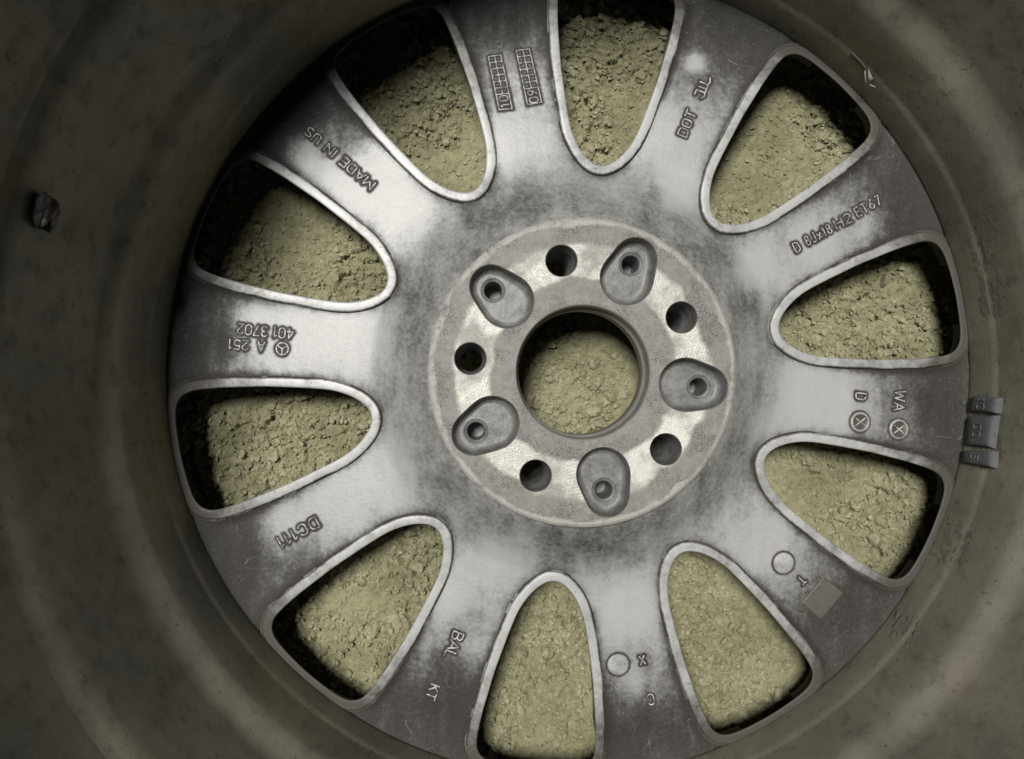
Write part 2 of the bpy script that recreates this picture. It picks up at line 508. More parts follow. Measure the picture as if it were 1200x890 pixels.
for _w, _l, _a, _b in (('D', 'raised letter D before the size marking', (933.5, 289.9), (934.4, 289.4)), ('8Jx18', 'raised size marking 8Jx18', (946, 282.3), (970.9, 268.8)),
                       ('H2', 'raised marking H2', (982.3, 261.7), (992.8, 256.6)), ('ET67', 'raised marking ET67', (1005, 248.7), (1028.3, 235.2))):
    text('lettering', _l, place_text(_w, _a, _b, 10.6, .34 if len(_w) > 2 else .2), (980, 262), 0.21)
text('lettering', 'raised letters DOT', place_text('DOT', (800.7, 155.4), (809.3, 134.6), 11), (805, 145))
z8 = lambda P: [(780 + a / 9.886, 80 + b / 9.886) for a, b in P]
text('maker_mark', 'raised maker monogram of joined upright strokes', [pxpoly(z8(P)) for P in ([(335, 305), (360, 250), (455, 290), (447, 330), (410, 352)], [(380, 215), (472, 247), (455, 290)],
     [(400, 160), (490, 200), (472, 247)], [(490, 200), (516, 165), (513, 115)])], (822, 104), 0.34)
text('lettering', 'raised letters WA', place_text('WA', (1054.7, 464.2), (1053.3, 477.2), 12), (1054, 471))
text('lettering', 'raised letter D', place_text('D', (1008.7, 464.7), (1008.6, 465.7), 11.5), (1008, 465))

# date grids: frame, middle rule, cross rules and two figures, all raised
def date_grid(c, digits):
    tl, tr, br, bl = [at(*p)[:2] for p in c]
    L = lambda a, b, t: a + (b - a) * t
    P = [[tl, tr, br, bl, tl]]
    end = 0.72
    P.append([L((tl + tr) / 2, (bl + br) / 2, 0), L((tl + tr) / 2, (bl + br) / 2, end)])
    for k in range(1, 7):
        t = end * k / 6
        P.append([L(tl, bl, t), L(tr, br, t)])
    u = (tl - bl) / np.linalg.norm(tl - bl)
    lf = (tl - tr) / np.linalg.norm(tl - tr)
    for dgt, t in zip(digits, (0.935, 0.80)):
        cen = L((tl + tr) / 2, (bl + br) / 2, t)
        w, ss = GLYPH[dgt]
        for s in ss:
            P.append([cen + u * (x - w / 2) * 5.0 + lf * (y - .5) * 4.6 for x, y in s])
    return P
text('date_grid', 'raised casting date grid ending in 10', date_grid([(572.2, 66.8), (586.8, 64.6), (600.2, 127.5), (585, 128.9)], '10'), (586, 97), 0.20)
text('date_grid', 'raised casting date grid ending in 09', date_grid([(605, 59.5), (620.4, 57.7), (634.7, 120.1), (618.2, 123)], '09'), (620, 90), 0.20)

# bosses: round and square pads cast on the spokes
BOSS = [('casting_boss', (918, 660), 12.2, None), ('casting_boss', (724.3, 778.8), 12.4, None),
        ('casting_boss', (1007.6, 494.7), 11.6, 'X'), ('casting_boss', (1052.9, 503.3), 11.8, 'X')]

# ------------------------------------------------------------------ wheel
wheel = tag(empty('alloy_wheel'), 'dusty silver ten spoke alloy wheel lying face down on dry soil, seen from behind', 'wheel')

# barrel, turned profile: inside from the ground up, over the lip and back down outside
BP = [(236, 1), (235, 8), (232, 16), (227, 24), (220, 31), (215.0, 35.2), (212.6, 38.5), (212.5, 42), (212.6, 50), (212.8, 57), (213.0, 60), (213.5, 61.2), (213.6, 63), (213.5, 66), (213.7, 80),
      (214.0, 89), (214.7, 92.5), (216.6, 96), (219.2, 100), (220.8, 103.5), (221.4, 108), (221.9, 140), (222.3, 160), (222.9, 165), (224.4, 169), (226.6, 173), (227.6, 178),
      (228, 225), (229, 236), (232.5, 242), (236, 245), (239, 246.6), (241, 246.2),
      (241.8, 244), (241, 240), (236.5, 238.5), (234, 236), (233, 228), (232, 200), (230, 188), (227, 178), (226.4, 168), (226, 112), (224.5, 104), (220, 94), (218.4, 86),
      (218, 56), (220, 47), (226, 40), (233, 33), (237.5, 25), (240, 15), (242.5, 9), (242.5, 2.5), (240, 0.2)]
NB = 256
Vb, Fb = [], []
for k in range(NB):
    c, s = math.cos(2 * math.pi * k / NB), math.sin(2 * math.pi * k / NB)
    Vb += [(r * c, r * s, z) for r, z in BP]
m = len(BP)
for k in range(NB):
    a, b = k * m, ((k + 1) % NB) * m
    for j in range(m):
        j2 = (j + 1) % m
        Fb.append((a + j, a + j2, b + j2, b + j))
barrel = mesh_obj('barrel', Vb, [f[::-1] for f in Fb], M_BARREL, wheel)

# ---- dust map of the spokes (radial base plus soft round patches)
_gs = np.array([(x, y) for t in TEXTS for P in t[2] for x, y in np.asarray(P)])
def dense(polys, step=0.6):
    out = []
    for P in polys:
        P = np.asarray(P, float)
        for a, b in zip(P[:-1], P[1:]):
            k = max(1, int(np.linalg.norm(b - a) / step))
            out += [a + (b - a) * t for t in np.linspace(0, 1, k + 1)]
    return np.array(out)
TXT_PTS = dense([P for t in TEXTS for P in t[2]])
STAINS = [  # photo pixel, radii px, change of dust
    # wiped, clean areas
    (462, 196, 60, -.30), (405, 222, 42, -.35), (330, 395, 58, -.38), (420, 395, 52, -.30), (296, 372, 22, -.25), (352, 178, 28, -.33), (365, 205, 34, -.30),
    (590, 168, 34, -.32), (760, 150, 45, -.35), (815, 74, 15, -.55), (800, 225, 34, -.45), (885, 318, 30, -.40), (960, 285, 34, -.28),
    (955, 462, 50, -.38), (895, 505, 30, -.2), (735, 712, 40, -.42), (600, 655, 38, -.30), (392, 590, 46, -.35), (335, 612, 30, -.30), (520, 700, 26, -.2),
    (900, 645, 34, -.18), (745, 800, 22, -.16), (1010, 262, 30, -.18), (985, 480, 30, -.15), (520, 690, 30, -.2), (720, 230, 26, -.15), (455, 560, 40, -.25),
    (560, 660, 30, -.15), (800, 640, 22, -.15), (880, 420, 25, -.12), (470, 250, 36, -.22),
    # darker patches, mostly round the hub and at spoke ends
    (480, 330, 34, .22), (478, 395, 26, .18), (640, 640, 46, .22), (720, 640, 40, .20), (880, 350, 34, .20), (850, 300, 26, .25), (560, 246, 34, .25), (620, 240, 26, .2),
    (770, 226, 13, .35), (520, 570, 32, .2), (900, 545, 34, .14), (530, 800, 50, .3), (745, 850, 42, .25), (268, 400, 22, .25), (350, 130, 26, .35), (590, 40, 34, .18),
    (880, 60, 40, .15), (1080, 470, 34, .12), (290, 660, 30, .25), (975, 710, 40, .15), (1060, 250, 30, .15), (870, 780, 24, .1), (580, 95, 18, .12), (640, 60, 20, .1),
    (560, 300, 12, .1), (690, 720, 16, .15), (555, 730, 22, .2), (470, 740, 20, .1)]
ST = [(at(a, b)[0], at(a, b)[1], c * 0.447, d) for a, b, c, d in STAINS]
def grime_map(V):
    x, y = V[:, 0], V[:, 1]
    r = np.hypot(x, y)
    g = np.interp(r, [70, 82, 95, 108, 120, 140, 155, 170, 185, 198, 215], [.52, .50, .46, .37, .28, .30, .41, .57, .72, .84, .92])
    for a, b, c, d in ST:
        g = g + (d if d < 0 else d * .7) * np.exp(-(((x - a) ** 2 + (y - b) ** 2) / (0.85 * c) ** 2) ** 1.3)
    return g
def near(V, P, rad):
    """1 close to any of the points P, falling to 0 at rad"""
    out = np.zeros(len(V))
    for i in range(0, len(V), 1500):
        d = np.sqrt(((V[i:i + 1500, None, :2] - P[None]) ** 2).sum(2).min(1))
        out[i:i + 1500] = np.clip((rad - d) / (rad - 0.7), 0, 1)
    return out

# ---- one spoke: the web between two windows, meshed once and turned ten times
SKIRT = 5.6
OFF = CONT + WN * SKIRT                        # outline where the web meets the raised window edge
def rot2(P, a):
    c, s = math.cos(a), math.sin(a)
    return np.stack([P[:, 0] * c - P[:, 1] * s, P[:, 0] * s + P[:, 1] * c], 1)
A18 = math.radians(18)
def half_side():
    """left boundary of the spoke whose axis is +x: pad -> along the window axis at -18 deg -> round the window -> barrel"""
    q = OFF[:NW // 2 + 1]                      # from outer mid point round through +v to the tip
    q = q[np.hypot(q[:, 0], q[:, 1]) < 214.5]
    q = q[q[:, 1] >= -1e-9][::-1]              # tip -> outer
    q = q.copy()
    q[0, 1] = 0.0
    return rot2(q, -A18)
hs = half_side()
R0, R1 = 76.0, 214.5
tip_r = math.hypot(*hs[0])
ax = np.array([(r * math.cos(-A18), r * math.sin(-A18)) for r in np.arange(R0, tip_r - 0.6, 1.3)])
a_end = math.atan2(hs[-1, 1], hs[-1, 0])
low = np.vstack([ax, hs])
up_ = (low * [1, -1])[::-1]
arc_out = np.array([(R1 * math.cos(t), R1 * math.sin(t)) for t in np.linspace(a_end, -a_end, 40)])
arc_in = np.array([(R0 * math.cos(t), R0 * math.sin(t)) for t in np.linspace(A18, -A18, 34)])[1:-1]
loop = np.vstack([low, arc_out, up_, arc_in])
poly = loop
def inside(P, L):
    x, y = P[:, 0], P[:, 1]
    c = np.zeros(len(P), bool)
    for i in range(len(L)):
        (x1, y1), (x2, y2) = L[i], L[i - 1]
        hit = ((y1 > y) != (y2 > y)) & (x < (x2 - x1) * (y - y1) / (y2 - y1 + 1e-12) + x1)
        c ^= hit
    return c
gp = []
for i, r in enumerate(np.arange(R0 + 1, R1 - 0.5, 0.95)):
    n = int(2 * A18 * r / 1.0)
    for t in (np.arange(n) + 0.5 * (i % 2)) / n:
        gp.append((r * math.cos(-A18 + 2 * A18 * t), r * math.sin(-A18 + 2 * A18 * t)))
gp = np.array(gp)
gp = gp[inside(gp, poly)]
dmin = np.concatenate([np.sqrt(((gp[i:i + 1000, None] - poly[None]) ** 2).sum(2).min(1)) for i in range(0, len(gp), 1000)])
gp = gp[dmin > 0.6]
co = [Vector(p) for p in np.vstack([loop, gp])]
res = delaunay_2d_cdt(co, [], [list(range(len(loop)))], 1, 1e-5)
SV2 = np.array([tuple(v) for v in res[0]])
SF = [tuple(f) for f in res[2]]
# distance of every web vertex from the window edges
edge_pts = np.vstack([rot2(CONT, -A18), rot2(CONT, A18)])
SD = np.concatenate([np.sqrt(((SV2[i:i + 1000, None] - edge_pts[None]) ** 2).sum(2).min(1)) for i in range(0, len(SV2), 1000)]) - SKIRT
rr = np.hypot(SV2[:, 0], SV2[:, 1])
e = np.clip(SD, 0, None)
seam = z_edge(rr) - 2.0
blend = np.exp(-(e / 2.6) ** 1.3)
SZ = z_web(rr) * (1 - blend) + np.minimum(seam, np.maximum(z_web(rr), seam)) * blend
SZ = np.where(rr < 104, np.where(SD < 1e9, SZ, SZ), SZ)
nsv = len(SV2)
# skirt + underside so that the spoke is solid
ang = np.linspace(0, 1, 5)
SPOKES = []
bottom = np.column_stack([SV2, np.minimum(SZ - 8, 24.0)])
loop_ids = list(range(len(loop)))
for k in range(10):
    th = WIN0 - A18 - k * 2 * A18
    xy = rot2(SV2, th)
    top = np.column_stack([xy, SZ])
    g = grime_map(top)
    g = g + 0.42 * np.exp(-(np.clip(SD, 0, None) / 2.4) ** 1.2) * np.interp(rr, [100, 125, 150], [.5, .8, 1])
    g = np.maximum(g, 1.05 * near(top, TXT_PTS, 2.6))
    for nm, c, rp, _ in BOSS:
        p = at(*c)[:2]
        d = np.abs(np.hypot(top[:, 0] - p[0], top[:, 1] - p[1]) - rp * .447 - .3)
        g = np.maximum(g, np.clip(1.05 - d / 1.9, 0, 1))
    bot = np.column_stack([xy, bottom[:, 2]])
    V = np.vstack([top, bot])
    Fs = list(SF) + [tuple(nsv + i for i in f[::-1]) for f in SF]
    n = len(loop_ids)
    for i in range(n):
        a, b = loop_ids[i], loop_ids[(i + 1) % n]
        Fs.append((b, a, nsv + a, nsv + b))
    o = mesh_obj('spoke', V, Fs, M_PAINT, wheel, True, None, np.concatenate([g, g]))
    # keep the crisp corner between web and skirt
    sm = np.ones(len(o.data.polygons), bool)
    o.data.polygons.foreach_set('use_smooth', sm)
    ed = o.data.edges
    ev = np.empty(len(ed) * 2, np.int32)
    ed.foreach_get('vertices', ev)
    ev = ev.reshape(-1, 2)
    lim = len(loop_ids)
    sharp = ((ev[:, 0] < lim) & (ev[:, 1] < lim)) | ((ev[:, 0] >= nsv) & (ev[:, 0] < nsv + lim) & (ev[:, 1] >= nsv) & (ev[:, 1] < nsv + lim))
    sa = o.data.attributes.new('sharp_edge', 'BOOLEAN', 'EDGE')
    sa.data.foreach_set('value', sharp)
    SPOKES.append((th, o))
def spoke_at(px):
    p = at(*px)
    a = math.atan2(p[1], p[0])
    return min(SPOKES, key=lambda s: abs((s[0] - a + math.pi) % (2 * math.pi) - math.pi))[1]

# ---- raised bright edge round each window
EP = [(2.2, -26), (0.6, -5), (0.15, -1.6), (0.0, -0.7), (0.12, -0.3), (0.5, -0.06), (1.0, 0.0), (2.7, -0.05), (4.1, -0.12), (4.6, -0.25), (4.85, -0.6), (5.0, -1.4), (5.15, -2.3), (5.7, -2.35), (6.4, -3.2)]
for k in range(10):
    th = WIN0 - k * 2 * A18
    V, Fs, Fm, G = [], [], [], []
    m = len(EP)
    caked = fbm(np.arange(NW) / 9.0, np.full(NW, k * 7.3), 77, 3) > .42
    wob = 0.16 * np.sin(np.arange(NW) / NW * 2 * math.pi * 5 + k) + 0.07 * rng.normal(0, 1, NW) + 0.12 * np.sin(np.arange(NW) / NW * 2 * math.pi * 13 + 2 * k)
    for j, (d, dz) in enumerate(EP):
        outer = np.clip((CONT[:, 0] - 190) / 14.0, 0, 1) ** 1.3
        und = outer * {0: 22.0, 1: 6.0, 2: 1.2}.get(j, 0.0)
        P = CONT + WN * (d + und + (wob if 8 <= j <= 12 else 0 * wob))[:, None]
        zr = z_edge(np.hypot(P[:, 0], P[:, 1])) + (dz * (1 - outer) + dz * outer * (0.25 if j > 8 else 0.42 if j == 0 else 1.0))
        V.append(np.column_stack([rot2(P, th), zr]))
    V = np.stack(V, 1).reshape(-1, 3)
    for i in range(NW):
        i2 = (i + 1) % NW
        for j in range(m - 1):
            Fs.append((i * m + j, i * m + j + 1, i2 * m + j + 1, i2 * m + j))
            Fm.append(1 if j in (11, 12) and CONT[i, 0] < 199 and caked[i] else 0)
    g = grime_map(V) * 0.60 + 0.03
    rad = np.hypot(V[:, 0], V[:, 1])
    g = g + np.interp(rad, [175, 200, 209], [0, .25, .62])
    dj = np.tile(np.array([d for d, _ in EP]), NW)
    g = np.where(dj > 4.5, np.maximum(g, .62), g)
    mesh_obj('window_edge', V, Fs, [M_EDGE, M_GRIME], wheel, True, Fm, g)

# ---- lettering and emblems, each on its own spoke
for nm, lab, polys, anchor, w in TEXTS:
    lift = 0.0
    V, Fs, Fm = ribbon(polys, z_web, w, 0.46 if nm != 'date_grid' else 0.36, 0.28 if nm != 'date_grid' else 0.20)
    tag(mesh_obj(nm, V, Fs, [M_LETTER, M_GRIME], spoke_at(anchor), True, Fm), lab)
def boss_mesh(c, rpx, dished=False):
    p = at(*c)[:2]
    R = rpx * .447
    z0 = float(z_web(math.hypot(*p)))
    prof = [(R + .35, -.6), (R + .1, .55), (R - .15, .85), (R - .6, 1.0)]
    if dished:
        prof += [(R - 1.0, .9), (R - 1.35, .55)]
    m = len(prof)
    V, Fs = [], []
    n = 40
    for i in range(n):
        t = 2 * math.pi * i / n
        for q, dz in prof:
            x, y = p[0] + q * math.cos(t), p[1] + q * math.sin(t)
            V.append((x, y, float(z_web(math.hypot(x, y))) + dz))
    for i in range(n):
        for j in range(m - 1):
            Fs.append((i * m + j, ((i + 1) % n) * m + j, ((i + 1) % n) * m + j + 1, i * m + j + 1))
    Fs.append(tuple(i * m + m - 1 for i in range(n)))
    return V, Fs, p, R
for nm, c, rpx, cross in BOSS:
    V, Fs, p, R = boss_mesh(c, rpx, cross is not None)
    o = mesh_obj(nm, V, Fs, M_EDGE, spoke_at(c), True, None, np.full(len(V), .36) if cross is None else np.tile([.3, .3, .3, .3, .6, .85], 40))
    tag(o, 'plain round casting boss' if cross is None else 'round casting boss crossed by a raised X')
    if cross:
        o.data.materials[0] = M_EDGE
        zz = lambda r: z_web(r) + 0.5
        rg = R * .66
        polys = [[p + rg * np.array([math.cos(a), math.sin(a)]), p - rg * np.array([math.cos(a), math.sin(a)])] for a in (math.radians(38), math.radians(-38))]
        V, Fs, Fm = ribbon(polys, zz, .26, .5, .35)
        tag(mesh_obj('cross_mark', V, Fs, [M_LETTER, M_GRIME], spoke_at(c), True, Fm), 'raised X on a round boss')
sq = [at(*q)[:2] for q in ((965, 676), (987.9, 694.9), (961.6, 725.9), (939.3, 706.3))]
cen = sum(sq) / 4
V, Fs = [], []
for s, dz in ((1.05, -.6), (1.0, .55), (.93, .72)):
    for q in sq:
        x, y = cen + (q - cen) * s
        V.append((x, y, float(z_web(math.hypot(x, y))) + dz))
for j in range(2):
    for i in range(4):
        Fs.append((j * 4 + (i + 1) % 4, j * 4 + i, j * 4 + 4 + i, j * 4 + 4 + (i + 1) % 4))
Fs.append((11, 10, 9, 8))
tag(mesh_obj('casting_boss', V, Fs, M_PLATE, spoke_at((962, 700)), False, None, np.full(len(V), .72), ), 'plain square casting boss')

# ---- hub pad with bolt holes, pockets and the centre bore
def circle(cx, cy, r, n):
    return np.array([(cx + r * math.cos(2 * math.pi * i / n), cy + r * math.sin(2 * math.pi * i / n)) for i in range(n)])
def egg(c, ang, r1, r2, d, n=56):
    """outline of two circles of different size joined by tangents; ang points outwards"""
    al = math.acos((r1 - r2) / d)
    pts = [(r2 * math.cos(t) + d, r2 * math.sin(t)) for t in np.linspace(-al, al, n // 2)]
    pts += [(r1 * math.cos(t), r1 * math.sin(t)) for t in np.linspace(al, 2 * math.pi - al, n // 2)]
    P = np.array(pts)
    L = np.concatenate([[0], np.cumsum(np.linalg.norm(np.diff(np.vstack([P, P[:1]]), axis=0), axis=1))])
    PC = np.vstack([P, P[:1]])
    s = np.linspace(0, L[-1], n, endpoint=False)
    P = np.stack([np.interp(s, L, PC[:, 0]), np.interp(s, L, PC[:, 1])], 1)
    for _ in range(2):
        P = .25 * np.roll(P, 1, 0) + .5 * P + .25 * np.roll(P, -1, 0)
    return rot2(P, ang) + c
BOLT = [BOLT0 + math.radians(72 * k) for k in range(5)]
PADR, BORER = 76.6, 32.8
loops = [circle(0, 0, PADR - 1.6, 160), circle(0, 0, BORER + .9, 110)]
bolts, pockets = [], []
for a in BOLT:
    c = np.array([56 * math.cos(a), 56 * math.sin(a)])
    bolts.append((c, circle(c[0], c[1], 7.6, 40)))
    loops.append(circle(c[0], c[1], 8.1, 40))
for j, a in enumerate(BOLT):
    b = a + math.radians(36)
    c = np.array([51.3 * math.cos(b), 51.3 * math.sin(b)])
    P = egg(c, b, 13.2, 10.6, 10.6 + .5 * math.sin(3.1 * j))
    pockets.append((b, c, P))
    nn = normals2(P)
    loops.append(P + nn * .5)
cos_, fcs, off = [], [], 0
for L in loops:
    cos_ += [Vector(p) for p in L]
    fcs.append(list(range(off, off + len(L))))
    off += len(L)
gr = []
for r in np.arange(BORER + 3, PADR - 2, 2.6):
    n = int(2 * math.pi * r / 2.8)
    gr += [(r * math.cos(2 * math.pi * i / n), r * math.sin(2 * math.pi * i / n)) for i in range(n)]
gr = np.array(gr)
keep = np.ones(len(gr), bool)
for L in loops[2:]:
    keep &= ~inside(gr, L)
allb = np.vstack(loops)
keep &= np.sqrt(((gr[:, None] - allb[None]) ** 2).sum(2).min(1)) > 1.2
gr = gr[keep]
cos_ += [Vector(p) for p in gr]
res = delaunay_2d_cdt(cos_, [(f[i], f[(i + 1) % len(f)]) for f in fcs for i in range(len(f))], [], 0, 1e-5)
PV = np.array([tuple(v) for v in res[0]])
PF = [tuple(f) for f in res[2]]
# drop triangles that fall inside a hole
tri_c = np.array([PV[list(f)].mean(0) for f in PF])
bad = np.zeros(len(PF), bool)
for L in loops[1:]:
    bad |= inside(tri_c, L)
bad |= ~inside(tri_c, loops[0])
PF = [f for f, b in zip(PF, bad) if not b]
V = [tuple(v) + (ZPAD,) for v in PV]
def lathe_into(V, Fs, prof, n, flip=False):
    o = len(V)
    m = len(prof)
    for i in range(n):
        t = 2 * math.pi * i / n
        V.extend((r * math.cos(t), r * math.sin(t), z) for r, z in prof)
    for i in range(n):
        for j in range(m - 1):
            f = (o + i * m + j, o + ((i + 1) % n) * m + j, o + ((i + 1) % n) * m + j + 1, o + i * m + j + 1)
            Fs.append(f[::-1] if flip else f)
Fs = list(PF)
lathe_into(V, Fs, [(PADR - 1.6, ZPAD), (PADR - .5, ZPAD - .35), (PADR - .1, ZPAD - .7)], 160, True)
lathe_into(V, Fs, [(PADR - .1, ZPAD - .7), (PADR, ZPAD - 4), (PADR + .3, ZPAD - 8)], 160, True)
hub = mesh_obj('hub_pad', V, Fs, M_PAD, wheel, True)
V, Fs = [], []
lathe_into(V, Fs, [(BORER + .9, ZPAD), (BORER + .5, ZPAD - .2), (BORER + .1, ZPAD - .9), (BORER, ZPAD - 1.6), (BORER, ZPAD - 9), (BORER - .2, ZPAD - 9.6), (BORER - 1.1, ZPAD - 10.2), (BORER - 1.3, ZPAD - 11),
                   (BORER - 1.3, ZPAD - 20), (BORER - .8, ZPAD - 21), (BORER + 2, ZPAD - 22), (BORER + 12, ZPAD - 23)], 110)
mesh_obj('centre_bore', V, Fs, M_BORE, hub, True)
def loft(rings):
    V, Fs = [], []
    n = len(rings[0][0])
    for P, z in rings:
        V += [(x, y, z) for x, y in P]
    for k in range(len(rings) - 1):
        for i in range(n):
            i2 = (i + 1) % n
            Fs.append((k * n + i, k * n + i2, (k + 1) * n + i2, (k + 1) * n + i))
    return V, Fs
for c, P in bolts:
    nn = normals2(P)
    V, Fs = loft([(P + nn * .5, ZPAD), (P + nn * .1, ZPAD - .3), (P, ZPAD - .8), (P, ZPAD - 16), (P - nn * 1.2, ZPAD - 19), (P - nn * 1.6, ZPAD - 24), (P - nn * 1.6, ZPAD - 50)])
    mesh_obj('bolt_hole', V, Fs, M_POCKET, hub, True)
for b, c, P in pockets:
    nn = normals2(P)
    zf = ZPAD - 9.5
    rings = [(P + nn * .5, ZPAD), (P + nn * .12, ZPAD - .25), (P, ZPAD - .8), (P - nn * .5, zf + 3.0), (P - nn * 1.1, zf + 1.2), (P - nn * 2.2, zf + .3), (P - nn * 3.4, zf)]
    V, Fs = loft(rings)
    n = len(P)
    base = (len(rings) - 1) * n
    hc = np.array([60.5 * math.cos(b), 60.5 * math.sin(b)])
    ho = circle(hc[0], hc[1], 6.3, 32)
    fl = np.vstack([P - nn * 3.4, ho])
    rs = delaunay_2d_cdt([Vector(p) for p in fl], [(i, (i + 1) % n) for i in range(n)] + [(n + i, n + (i + 1) % 32) for i in range(32)], [], 0, 1e-5)
    fv = np.array([tuple(v) for v in rs[0]])
    o0 = len(V)
    V += [(x, y, zf) for x, y in fv]
    for f in rs[2]:
        fc = fv[list(f)].mean(0)[None]
        if inside(fc, fl[:n])[0] and not inside(fc, ho)[0]:
            Fs.append(tuple(o0 + i for i in f))
    hr = [(6.3, zf), (6.1, zf - .25), (5.0, zf - .6), (4.6, zf - .8), (4.4, zf - 1.6), (4.3, zf - 10), (4.3, zf - 22)]
    o1 = len(V)
    for q, z in hr:
        V += [(x, y, z) for x, y in circle(hc[0], hc[1], q, 32)]
    for k in range(len(hr) - 1):
        for i in range(32):
            Fs.append((o1 + k * 32 + i, o1 + k * 32 + (i + 1) % 32, o1 + (k + 1) * 32 + (i + 1) % 32, o1 + (k + 1) * 32 + i))
    o2 = len(V)
    V += [(x, y, zf - 22) for x, y in circle(hc[0], hc[1], 4.3, 32)]
    Fs.append(tuple(range(o2, o2 + 32)))
    mesh_obj('bolt_pocket', V, Fs, M_POCKET, hub, True)

# ------------------------------------------------------------------ things stuck to the inside of the barrel
def cyl_frame(px, py, R):
    p = at_cyl(px, py, R)
    a = math.atan2(p[1], p[0])
    return a, p[2]
def cyl_pt(a, z, depth, R=213.2):
    q = R - depth
    return (q * math.cos(a), q * math.sin(a), z)
RW = 213.0
WT = [([(1141, 463.7), (1170.7, 466.3), (1168, 485), (1137, 482)], '10'), ([(1136.5, 487.6), (1167, 486.5), (1161, 525), (1133, 522.5)], '00'), ([(1130, 527.7), (1165, 528.5), (1163.6, 548.4), (1128.7, 542.5)], '5')]
def weight(cr, digits, thick=4.2):
    az = [cyl_frame(x, y, RW - 2) for x, y in cr]
    A = [a for a, _ in az]
    Z = [z for _, z in az]
    # grid over the quad, bevelled towards its outline
    n = 11
    V, idx = [], {}
    fr = [0, .012, .045, .11, .3, .5, .7, .89, .955, .988, 1]
    hh = [0.0, .62, .88, 1.0, 1.0, 1.0, 1.0, 1.0, .88, .62, 0.0]
    for i, u in enumerate(fr):
        for j, v in enumerate(fr):
            a = (A[0] * (1 - u) + A[1] * u) * (1 - v) + (A[3] * (1 - u) + A[2] * u) * v
            z = (Z[0] * (1 - u) + Z[1] * u) * (1 - v) + (Z[3] * (1 - u) + Z[2] * u) * v
            d = thick * min(hh[i], hh[j])
            V.append(cyl_pt(a, z, d - .6))
    Fs = [(i * n + j, i * n + j + 1, (i + 1) * n + j + 1, (i + 1) * n + j) for i in range(n - 1) for j in range(n - 1)]
    o = mesh_obj('balance_weight', V, Fs, M_LEAD, wheel, True)
    # figures
    st, cen = layout(digits, .25)
    wtot = cen[-1] + .27
    P = []
    ac, zc = sum(A) / 4, sum(Z) / 4
    for s in st:
        P.append([(ac - (x - wtot / 2) * 5.2 / RW, zc - 1 + (y - .5) * 6) for x, y in s])
    V, Fs = [], []
    for s in P:
        for (a0, z0), (a1, z1) in zip(s[:-1], s[1:]):
            dx, dz = (a1 - a0) * RW, z1 - z0
            L = math.hypot(dx, dz)
            if L < 1e-6:
                continue
            nx, nz = -dz / L * .4, dx / L * .4
            b0 = len(V)
            for (aa, zz_) in ((a0, z0), (a1, z1)):
                V += [cyl_pt(aa + nx / RW, zz_ + nz, thick - .8), cyl_pt(aa, zz_, thick - .1), cyl_pt(aa - nx / RW, zz_ - nz, thick - .8)]
            Fs += [(b0, b0 + 1, b0 + 4, b0 + 3), (b0 + 1, b0 + 2, b0 + 5, b0 + 4)]
    mesh_obj('lettering', V, Fs, M_LEAD, o, False)
for cr, dg in WT:
    weight(cr, dg)

_bz = [z for r, z in BP[5:30]]
_br = [r for r, z in BP[5:30]]
def RB(z):
    return float(np.interp(z, _bz, _br))
def patch(name, cr, seed, thr, hmax, mat, parent, R=RW):
    """a torn film of old glue on the barrel wall"""
    az = [cyl_frame(x, y, R) for x, y in cr]
    nu, nv = 60, 40
    V, keepv = [], []
    for i in range(nu):
        for j in range(nv):
            u, v = i / (nu - 1), j / (nv - 1)
            a = (az[0][0] * (1 - u) + az[1][0] * u) * (1 - v) + (az[3][0] * (1 - u) + az[2][0] * u) * v
            z = (az[0][1] * (1 - u) + az[1][1] * u) * (1 - v) + (az[3][1] * (1 - u) + az[2][1] * u) * v
            q = float(fbm(np.array([a * R / 2.6]), np.array([z / 2.6]), seed)[0])
            edge = min(u, 1 - u, v, 1 - v) * 6
            q = q - max(0, 1 - edge) * .35
            keepv.append(q > thr)
            V.append(cyl_pt(a, z, (.03 + hmax * max(0, q - thr) / .4) if q > thr else -.04, RB(z)))
    Fs = []
    for i in range(nu - 1):
        for j in range(nv - 1):
            f = (i * nv + j, i * nv + j + 1, (i + 1) * nv + j + 1, (i + 1) * nv + j)
            if any(keepv[q] for q in f):
                Fs.append(f)
    return mesh_obj(name, V, Fs, mat, parent, True)
patch('tape_residue', [(1118, 236), (1166, 238), (1176, 330), (1138, 326)], 3, .47, .12, M_RESIDUE, wheel)
patch('tape_residue', [(1142, 318), (1176, 318), (1176, 378), (1146, 376)], 9, .36, .15, M_RESIDUE, wheel)
patch('tape_residue', [(1140, 450), (1182, 456), (1176, 560), (1130, 552)], 21, .44, .15, M_RESIDUE, wheel)
patch('tape_residue', [(1112, 600), (1148, 612), (1128, 680), (1086, 662)], 33, .50, .12, M_RESIDUE, wheel)
patch('tape_residue', [(1050, 706), (1088, 722), (1066, 764), (1036, 748)], 40, .52, .8, M_RESIDUE, wheel)
patch('tape_residue', [(845, 28), (905, 14), (960, 44), (930, 62)], 47, .50, .15, M_RESIDUE, wheel)

